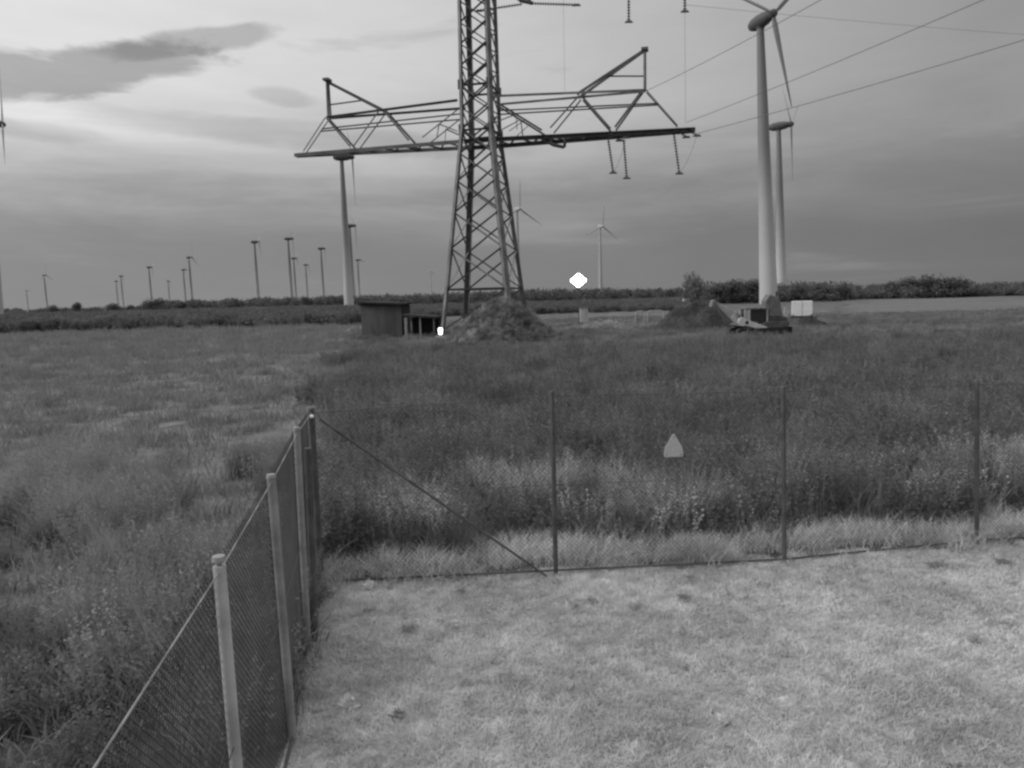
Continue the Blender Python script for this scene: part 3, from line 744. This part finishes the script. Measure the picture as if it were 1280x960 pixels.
# ------------------------------------------------------------------ sheds
wood_m = mat('weathered_boards', .11, .85, .25, 1.2, stretch=(1, 1, .2)); dark_in = mat('dark_boards', .035, .9, .2); roof_m = mat('roofing_felt', .045, .9, .25)
g0 = ground_at(478, 423); SD = g0.y
def shed():
    t = thing('shed', (g0.x, SD, 0), 'dark flat roofed wooden hut left of the pylon foot', 'shed', rz=R(-8))
    W, D, Hh = 3.5, 2.6, 2.85
    body = MB()
    body.box((0, D / 2, Hh / 2), (W - .06, D - .06, Hh - .02)); w_ = body.build('wall', dark_in, t)
    n = 18
    bm_ = MB().box((0, 0, 0), (W / n - .015, .03, Hh - .02)).mesh('board'); bm_.materials.append(wood_m)
    bs_ = MB().box((0, 0, 0), (.03, D / 13 - .015, Hh - .02)).mesh('board'); bs_.materials.append(dark_in)  # side boards darker than the front ones
    for i in range(n):
        o = link('board', bm_, None, w_); o.location = (-W / 2 + W / n * (i + .5), .0 + RNG.uniform(-.006, .006), Hh / 2)
    for s_ in (-1, 1):
        for i in range(13):
            o = link('board', bs_, None, w_); o.location = (s_ * W / 2, D / 13 * (i + .5), Hh / 2 + RNG.uniform(-.01, .01))
    MB().box((0, D / 2 - .1, Hh + .12), (W + .35, D + .6, .14), Matrix.Rotation(R(3), 3, 'Y')).build('roof', roof_m, t)
    MB().box((0, -.19, Hh + .02), (W + .3, .04, .2)).build('fascia', roof_m, t)
shed()
g1 = ground_at(526, 423)
lt = thing('open_shelter', (g1.x, g1.y, 0), 'low open lean to shelter with pale posts beside the hut', 'shelter', rz=R(-8))
MB().box((-.05, 1.0, 1.82), (2.9, 2.4, .16), Matrix.Rotation(R(5), 3, 'Y')).build('roof', roof_m, lt)
MB().box((0, 2.1, .85), (2.6, .06, 1.7)).build('back_wall', dark_in, lt)
for x, m_, r_ in ((-1.2, mat('pale_post', .28, .8), .11), (.0, mat('pale_post', .28), .06), (1.15, wood_m, .06)):
    MB().box((x, 0, .86), (r_ * 2, r_ * 2, 1.72)).build('post', m_, lt)
for x in (-1.2, 1.15): MB().box((x, 1.98, .83), (.12, .12, 1.66)).build('post', wood_m, lt)

# ------------------------------------------------------------------ lamps that are lit in the photograph
lamp_on = mat('lit_lamp', 1.0, emit=9.0); lamp2_on = mat('lit_lantern', 1.0, emit=5.0); grey_paint = mat('grey_paint', .25, .6, .1); white_paint = mat('white_paint', .5, .55, .08)
g2 = ground_at(724, 413)
fl = thing('floodlight_mast', (g2.x, g2.y, 0), 'brightly lit floodlight on a slim mast above the building site', 'floodlight')
lp = at_depth(723, 350.5, g2.y); dx = lp.x - g2.x; Hm = lp.z
MB().tube((0, 0, 0), (dx, 0, Hm - .2), .05, .04, 8).build('mast', mat('mast_paint', .10, .6, .1), fl)
for a in range(3):
    th = R(90 + 120 * a); MB().tube((0, 0, .5), (math.cos(th) * .7, math.sin(th) * .7, .02), .025, None, 6).build('leg', grey_paint, fl)
for (ox, oz, r_) in ((-.50, 0, .19), (.50, 0, .19), (0, .44, .17), (0, -.44, .17), (0, 0, .50)):  # glare built into the shape: oversized centre ball, small lobes as its spikes
    h_ = MB().box((dx + ox, .16, Hm + oz), (r_ * 1.3, .12, r_ * 1.3)).build('lamp_glare_head', grey_paint, fl, .02)
    MB().ball((dx + ox, 0, Hm + oz), r_, 16, 10, (1.1, .5, 1)).build('lens', lamp_on, h_)
sb = ground_at(729, 412)
bx_ = thing('switch_box', (sb.x + .05, sb.y - .3, 0), 'pale upright box on a post below the floodlight', 'electrical box')
MB().box((0, 0, 1.35), (.72, .4, 1.3)).build('cabinet', white_paint, bx_, .03)
MB().box((0, 0, 2.03), (.80, .5, .06)).build('lid', grey_paint, bx_)
MB().box((.17, -.205, 1.35), (.02, .02, 1.1)).build('door_joint', mat('dark_gap', .03), bx_)
for x in (-.25, .25): MB().box((x, 0, .35), (.08, .08, .7)).build('post', grey_paint, bx_)
g3 = ground_at(551, 426)
ln = thing('lantern', (g3.x, g3.y, 0), 'small lit white lantern low by the open shelter', 'lantern')
MB().tube((0, 0, 0), (0, 0, .45), .03, None, 8).build('post', grey_paint, ln)
MB().tube((0, 0, .50), (0, 0, .90), .13, .16, 12).ball((0, 0, .90), .16, 12, 6, (1, 1, .5)).build('lamp_glass', lamp2_on, ln)
MB().tube((0, 0, 1.0), (0, 0, 1.05), .2, .1, 12).build('cap', grey_paint, ln)

# ------------------------------------------------------------------ building site: digger, trailer, barriers
g4 = ground_at(947, 421)
ex = thing('digger', (g4.x, g4.y, 0), 'small tracked digger with pale body and raised boom below the big turbine', 'digger', rz=R(6))
pale_p = mat('digger_paint', .60, .5, .2, 1.5); dark_p = mat('digger_dark', .035, .7, .2); glass = mat('cab_glass', .05, .15, .05)
for sy in (-.75, .75):
    tr = MB(); prof = []
    for k in range(8): a = math.pi / 2 + math.pi * k / 7; prof.append((-1.55 + .32 * math.cos(a), .34 + .32 * math.sin(a)))
    for k in range(8): a = -math.pi / 2 + math.pi * k / 7; prof.append((1.55 + .32 * math.cos(a), .34 + .32 * math.sin(a)))
    tr.prism(prof[::-1], sy - .22, sy + .22); o = tr.build('track', dark_p, ex, .02)
    for k in range(6): MB().tube((-1.5 + .6 * k, sy - .26, .3), (-1.5 + .6 * k, sy + .26, .3), .17, None, 10).build('roller', mat('roller_metal', .12), o)
MB().box((0, 0, .45), (1.9, 1.1, .4)).build('undercarriage', dark_p, ex)
MB().prism([(-1.75, .85), (-1.2, .62), (1.5, .62), (1.95, .8), (1.9, 1.05), (.7, 1.12), (-.2, .95), (-1.6, 1.0)], -.8, .8).build('body', mat('body_paint', .10, .6, .35, 2), ex, .05)
def boxbeam(p, q, w0, w1, dep, nm, m_, par):
    p, q = Vector(p), Vector(q); d = (q - p).normalized(); nrm = Vector((-d.z, 0, d.x)); vs = []
    for c, w_ in ((p, w0), (q, w1)):
        for y in (-dep / 2, dep / 2):
            for s_ in (-1, 1): vs.append(c + nrm * (s_ * w_ / 2) + Vector((0, y, 0)))
    b = MB(); b.add(vs, [(0, 1, 3, 2), (4, 6, 7, 5), (0, 4, 5, 1), (2, 3, 7, 6), (0, 2, 6, 4), (1, 5, 7, 3)]); return b.build(nm, m_, par, .03)
for sy in (-.86,):
    la = boxbeam((-1.5, sy, 1.12), (.25, sy, .58), .46, .26, .12, 'lift_arm', pale_p, ex)
    MB().tube((-1.5, sy - .07, 1.12), (-1.5, sy + .07, 1.12), .30, None, 18).build('pivot_plate', pale_p, la)
    MB().tube((-1.2, sy - .09, 1.06), (-1.2, sy + .09, 1.06), .12, None, 14).build('pivot_pin', dark_p, la)
boxbeam((-1.45, -.2, 1.1), (-1.95, -.2, 1.62), .40, .56, .26, 'boom', pale_p, ex)
boxbeam((-1.9, -.2, 1.58), (-3.15, -.2, 2.42), .56, .20, .24, 'boom_arm', mat('boom_paint', .40, .5, .2, 1.5), ex)
boxbeam((-1.2, -.45, 1.15), (-1.75, -.45, 1.75), .09, .09, .09, 'ram', mat('ram_metal', .3, .3, metal=.6), ex)
cab = MB()
for x in (-1.15, .35):
    for y in (-.7, .3): cab.box((x, y, 1.5), (.09, .09, .95))
cab.box((-1.1, -.72, 1.5), (.42, .05, .85)); cab.build('cab_frame', mat('cab_paint', .48, .5, .2), ex)
MB().box((-.40, -.2, 2.02), (1.75, 1.2, .08)).build('cab_roof', mat('cab_roof_paint', .17), ex, .03)
MB().box((-.40, -.2, 1.5), (1.35, .9, .88)).build('cab_window', glass, ex)
MB().prism([(.45, 1.1), (1.85, 1.05), (1.8, 1.35), (1.3, 1.5), (.45, 1.55)], -.7, .7).build('engine_cover', mat('engine_cover_paint', .09, .6, .3, 2), ex, .06)
MB().tube((.9, .2, 1.5), (.9, .2, 1.9), .05, None, 8).build('exhaust_pipe', dark_p, ex)
MB().prism([(-3.5, 2.2), (-3.2, 2.2), (-3.1, 2.45), (-3.25, 2.65), (-3.45, 2.6)], -.45, .05).build('bucket', mat('bucket_metal', .22), ex)
MB().box((2.05, 0, .42), (.08, 1.7, .5)).build('dozer_blade', dark_p, ex)

g5 = at_depth(1007, 402, 73)
tl = thing('box_trailer', (g5.x, 74, 0), 'white box trailer standing right of the digger', 'trailer', rz=R(-20))
MB().box((0, .2, 1.28), (1.95, 1.8, 1.5)).build('body', mat('trailer_white', .72, .5, .06), tl, .03)
MB().box((0, .2, .44), (1.8, 1.8, .10)).build('chassis', dark_p, tl)
for x in (-.95, .95):
    o = MB().tube((x - .09, .2, .31), (x + .09, .2, .31), .31, None, 16).build('wheel', dark_p, tl); MB().tube((x - .1, .2, .31), (x + .1, .2, .31), .16, None, 12).build('rim', grey_paint, o)
MB().box((0, -.715, 1.28), (.02, .012, 1.4)).build('door_joint', mat('dark_gap', .03), tl)
for x in (-.85, .85): MB().box((x, -.71, .62), (.18, .03, .10)).build('tail_light', mat('tail_light', .08), tl)
MB().box((0, -.9, .42), (.1, .7, .1)).build('drawbar', dark_p, tl)
g6 = at_depth(982, 398, 70)
MBp = thing('marker_post', (g6.x, 70, 0), 'pale upright marker board between digger and white trailer', 'post')
MB().box((0, 0, 1.0), (.30, .08, 1.1)).build('board', white_paint, MBp); MB().box((0, .05, .5), (.07, .05, 1.0)).build('post', grey_paint, MBp)
MB().box((0, .0, .05), (.5, .4, .1)).build('foot', dark_p, MBp)
g7 = at_depth(843, 378, 88)
pb = thing('site_cabinet', (g7.x, 82, 0), 'small pale cabinet behind the dark heap', 'electrical box')
MB().box((0, 0, 1.95), (.78, .5, 1.1)).build('cabinet', white_paint, pb, .03); MB().box((0, 0, .7), (.5, .3, 1.4)).build('plinth', grey_paint, pb); MB().box((0, 0, 2.53), (.86, .58, .06)).build('lid', grey_paint, pb)
# mast with dark drum beside the turbine foot
g8 = at_depth(962, 400, 56)
dm = thing('site_generator', (g8.x, 56, 0), 'dark tall machine behind the digger at the foot of the big turbine', 'machine')
MB().prism([(-.5, .3), (.8, .3), (.8, 1.5), (.55, 2.6), (-.2, 2.9), (-.5, 2.4)], -.5, .5).build('housing', mat('housing_paint', .16, .6, .2), dm, .05)
MB().tube((.5, 0, 2.5), (.5, 0, 3.1), .07, None, 8).build('exhaust_pipe', dark_p, dm)
for x in (-.3, .6): MB().tube((x, -.55, .3), (x, .55, .3), .3, None, 12).build('wheel', dark_p, dm)

pipe_m = mat('barrier_tube', .42, .5, .1)
def barrier(px, wdt, depth, label, bars):
    c = at_depth(px, 400, depth); t = thing('barrier', (c.x, depth, 0), label, 'barrier', 'pale site barriers')
    def rail(pth):
        s = MB()
        for a, b in zip(pth, pth[1:]): s.tube(a, b, .055, None, 8); s.ball(b, .055, 8, 4)
        return s
    hw = wdt / 2; z1 = 1.32
    rail([(-hw, 0, 0), (-hw, 0, z1 - .2), (-hw + .2, 0, z1), (hw - .2, 0, z1), (hw, 0, z1 - .2), (hw, 0, 0)]).build('frame', pipe_m, t)
    for i in range(bars): x = -hw + wdt * (i + 1) / (bars + 1); MB().tube((x, 0, .2), (x, 0, z1 - .04), .02, None, 5).build('bar', grey_paint, t)
    MB().tube((-hw, 0, .2), (hw, 0, .2), .03, None, 6).build('bottom_rail', grey_paint, t)
    for x in (-hw, hw): MB().box((x, 0, .03), (.08, .6, .06)).build('foot', grey_paint, t)
barrier(800, .95, 77, 'narrow pale tubular barrier left of the dark heap', 3)
barrier(819, 1.7, 78, 'wider pale tubular barrier nearest the dark heap', 6)

# ------------------------------------------------------------------ fence
galv_lit = mat('galvanised_post_lit', .42, .6, .18, 6.0); galv2_lit = mat('galvanised_dull_lit', .27, .6, .2, 6.0); dk_post = mat('dark_post', .095, .6, .25, 6.0); mesh_m = mat('mesh_wire', .12, .6, .2, 2.0); mesh_d = mat('dark_mesh_wire', .07, .6, .2, 2.0); pale_wire = mat('pale_wire', .24, .5, .45, 5.0)  # left post greys include the infrared light falling on them
fence = thing('fence', (CORNER.x, CORNER.y, 0), 'chain link fence turning a corner around the mown grass', 'fence')
FO = CORNER.copy()
def gz_(p): return float(relief(np.array(p.x), np.array(p.y)))
FH = 2.0
def post(p, top, r, m_, cap=True):
    p = Vector(p); top = Vector(top)
    o = MB().tube(Vector((p.x, p.y, -.2)) - FO, top - FO, r, None, 14).build('post', m_, fence)
    if cap: MB().tube(top - FO + Vector((0, 0, .004)), top - FO + Vector((0, 0, .03)), r * 1.12, r * .9, 14).build('post_cap', m_, o)
    return o
def foot(s): return CORNER + dirL * s
# left run: distance from corner, top seen in the photograph
p1b = ground_at(297, 990); dL = []
t1 = at_depth(274, 705, p1b.y); t2 = at_depth(339, 598, POST_L[0].y); t3 = at_depth(371, 538, POST_L[1].y)
tc = at_depth(389, 513, CORNER.y)
P1 = ground_at(303, 1120)
P1y = 3.42; P1 = Vector((at_depth(312, 1150, P1y).x, P1y, 0)); T1 = at_depth(274, 707, P1y)
post(P1, T1, .031, galv_lit, False)
MB().tube(T1 - FO + Vector((0, 0, .025)), T1 - FO + Vector((0, 0, .05)), .034, .03, 14).tube(T1 - FO, T1 - FO + Vector((0, 0, .026)), .014, None, 8).build('post_cap', galv2_lit, fence)
post(POST_L[0], t2, .031, galv2_lit); post(POST_L[1], t3, .030, galv2_lit)
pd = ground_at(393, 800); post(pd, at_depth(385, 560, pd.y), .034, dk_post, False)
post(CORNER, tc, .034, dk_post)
MB().ball(at_depth(390, 520.5, CORNER.y - .05) - FO, .022, 10, 6).build('reflector', mat('reflector', 1.0, .2, 0), fence)
tr_ = [at_depth(690, 492, PR[0].y), at_depth(979, 486, PR[1].y), at_depth(1221, 478, PR[2].y)]
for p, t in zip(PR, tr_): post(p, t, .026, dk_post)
step_ = (PR[2] - PR[1])
P4 = PR[2] + dirR * 2.7; P5 = P4 + dirR * 2.7; P6 = P5 + dirR * 2.7
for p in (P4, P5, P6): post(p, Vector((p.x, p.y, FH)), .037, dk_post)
P0 = P1 + dirL * 1.9; P00 = P0 + dirL * 2.4
for p in (P0, P00): post(p, Vector((p.x, p.y, FH)), .031, galv_lit)
# slanting brace from the corner post to the ground at the next post
MB().tube(at_depth(400, 524, CORNER.y + .06) - FO, ground_at(686, 722) - FO, .014, None, 10).build('brace', dk_post, fence)
def panel(a0, a1, b0, b1, m_, pitch=.055, r=.0017):
    """Woven wire between two posts: feet a0, b0, tops a1, b1."""
    a0, a1, b0, b1 = Vector(a0), Vector(a1), Vector(b0), Vector(b1); L = (b0 - a0).length; H = (a1 - a0).length; s = MB()
    nrm = (b0 - a0).cross(Vector((0, 0, 1))).normalized()
    out = nrm if nrm.dot(a0 - Vector((3, 4, 0))) > 0 else -nrm
    a0, a1, b0, b1 = [v + out * .045 for v in (a0, a1, b0, b1)]      # the wire is tied to the outer side of the posts
    def P_(x, z): u = x / L; return a0.lerp(b0, u).lerp(a1.lerp(b1, u), z / H) - FO
    n = int((L + H) / pitch)
    for k in range(n):
        c = k * pitch
        for s_ in (0, 1):
            x0, z0 = max(0, c - H), min(H, c); x1, z1 = min(L, c), max(0, c - L)
            if s_: x0, x1 = L - x0, L - x1
            if abs(x0 - x1) < .01: continue
            s.tube(P_(x0, z0) + nrm * .0025 * (s_ * 2 - 1), P_(x1, z1) + nrm * .0025 * (s_ * 2 - 1), r, None, 3, False)
    return s.build('mesh_panel', m_, fence)
def wirebit(a, b, r, m_): return MB().tube(Vector(a) - FO, Vector(b) - FO, r, None, 6).build('tension_wire', m_, fence)
G = lambda p: Vector((p.x, p.y, .03))
lefts = [(G(P00), Vector((P00.x, P00.y, FH))), (G(P0), Vector((P0.x, P0.y, FH))), (G(P1), T1), (G(POST_L[0]), t2), (G(POST_L[1]), t3), (G(CORNER), tc)]
rights = [(G(CORNER), tc)] + [(G(p), t) for p, t in zip(PR, tr_)] + [(G(p), Vector((p.x, p.y, FH))) for p in (P4, P5, P6)]
for seq, wm_, tw in ((lefts, mesh_d, pale_wire), (rights, mesh_m, dk_post)):
    for (a0, a1), (b0, b1) in zip(seq, seq[1:]):
        dz = Vector((0, 0, -.03)); panel(a0, a1 + dz, b0, b1 + dz, wm_, pitch=.048 if seq is lefts else .055, r=.0024 if seq is lefts else .0015)
        wirebit(a1 + dz, b1 + dz, .0045 if seq is lefts else .004, tw); wirebit(a0 + Vector((0, 0, .03)), b0 + Vector((0, 0, .03)), .013, dk_post)
        wirebit(a0.lerp(a1, .5), b0.lerp(b1, .5), .003, wm_)

# triangular sign hung on the fence
c = at_depth(842, 557, (PR[0].y + PR[1].y) / 2 - .03)
def tri_sign(c):
    outl = []; hw, h = .118, .262
    for (cx, cz, r_, a0, a1) in ((-hw + .03, -h / 2 + .025, .025, 170, 280), (hw - .03, -h / 2 + .025, .025, -100, 10), (hw * .62, -.03, .03, 0, 40), (0, h / 2 - .02, .02, 35, 145), (-hw * .62, -.03, .03, 140, 180)):
        for k in range(5): a = R(a0 + (a1 - a0) * k / 4); outl.append((cx + r_ * math.cos(a), cz + r_ * math.sin(a)))
    o = MB().prism(outl, -.004, .004).build('warning_sign', mat('sign_face', .52, .6, .07, 25), None, .002)
    o.location = c; o.rotation_euler[2] = math.atan2(dirR.y, dirR.x); tag(o, 'small pale triangular sign hanging on the right fence', 'sign')
    for x, z in ((0, .1), (-.085, -.105), (.085, -.105)): MB().tube((x, -.009, z), (x, .02, z), .006, None, 8).build('fixing', dk_post, o)
tri_sign(c)
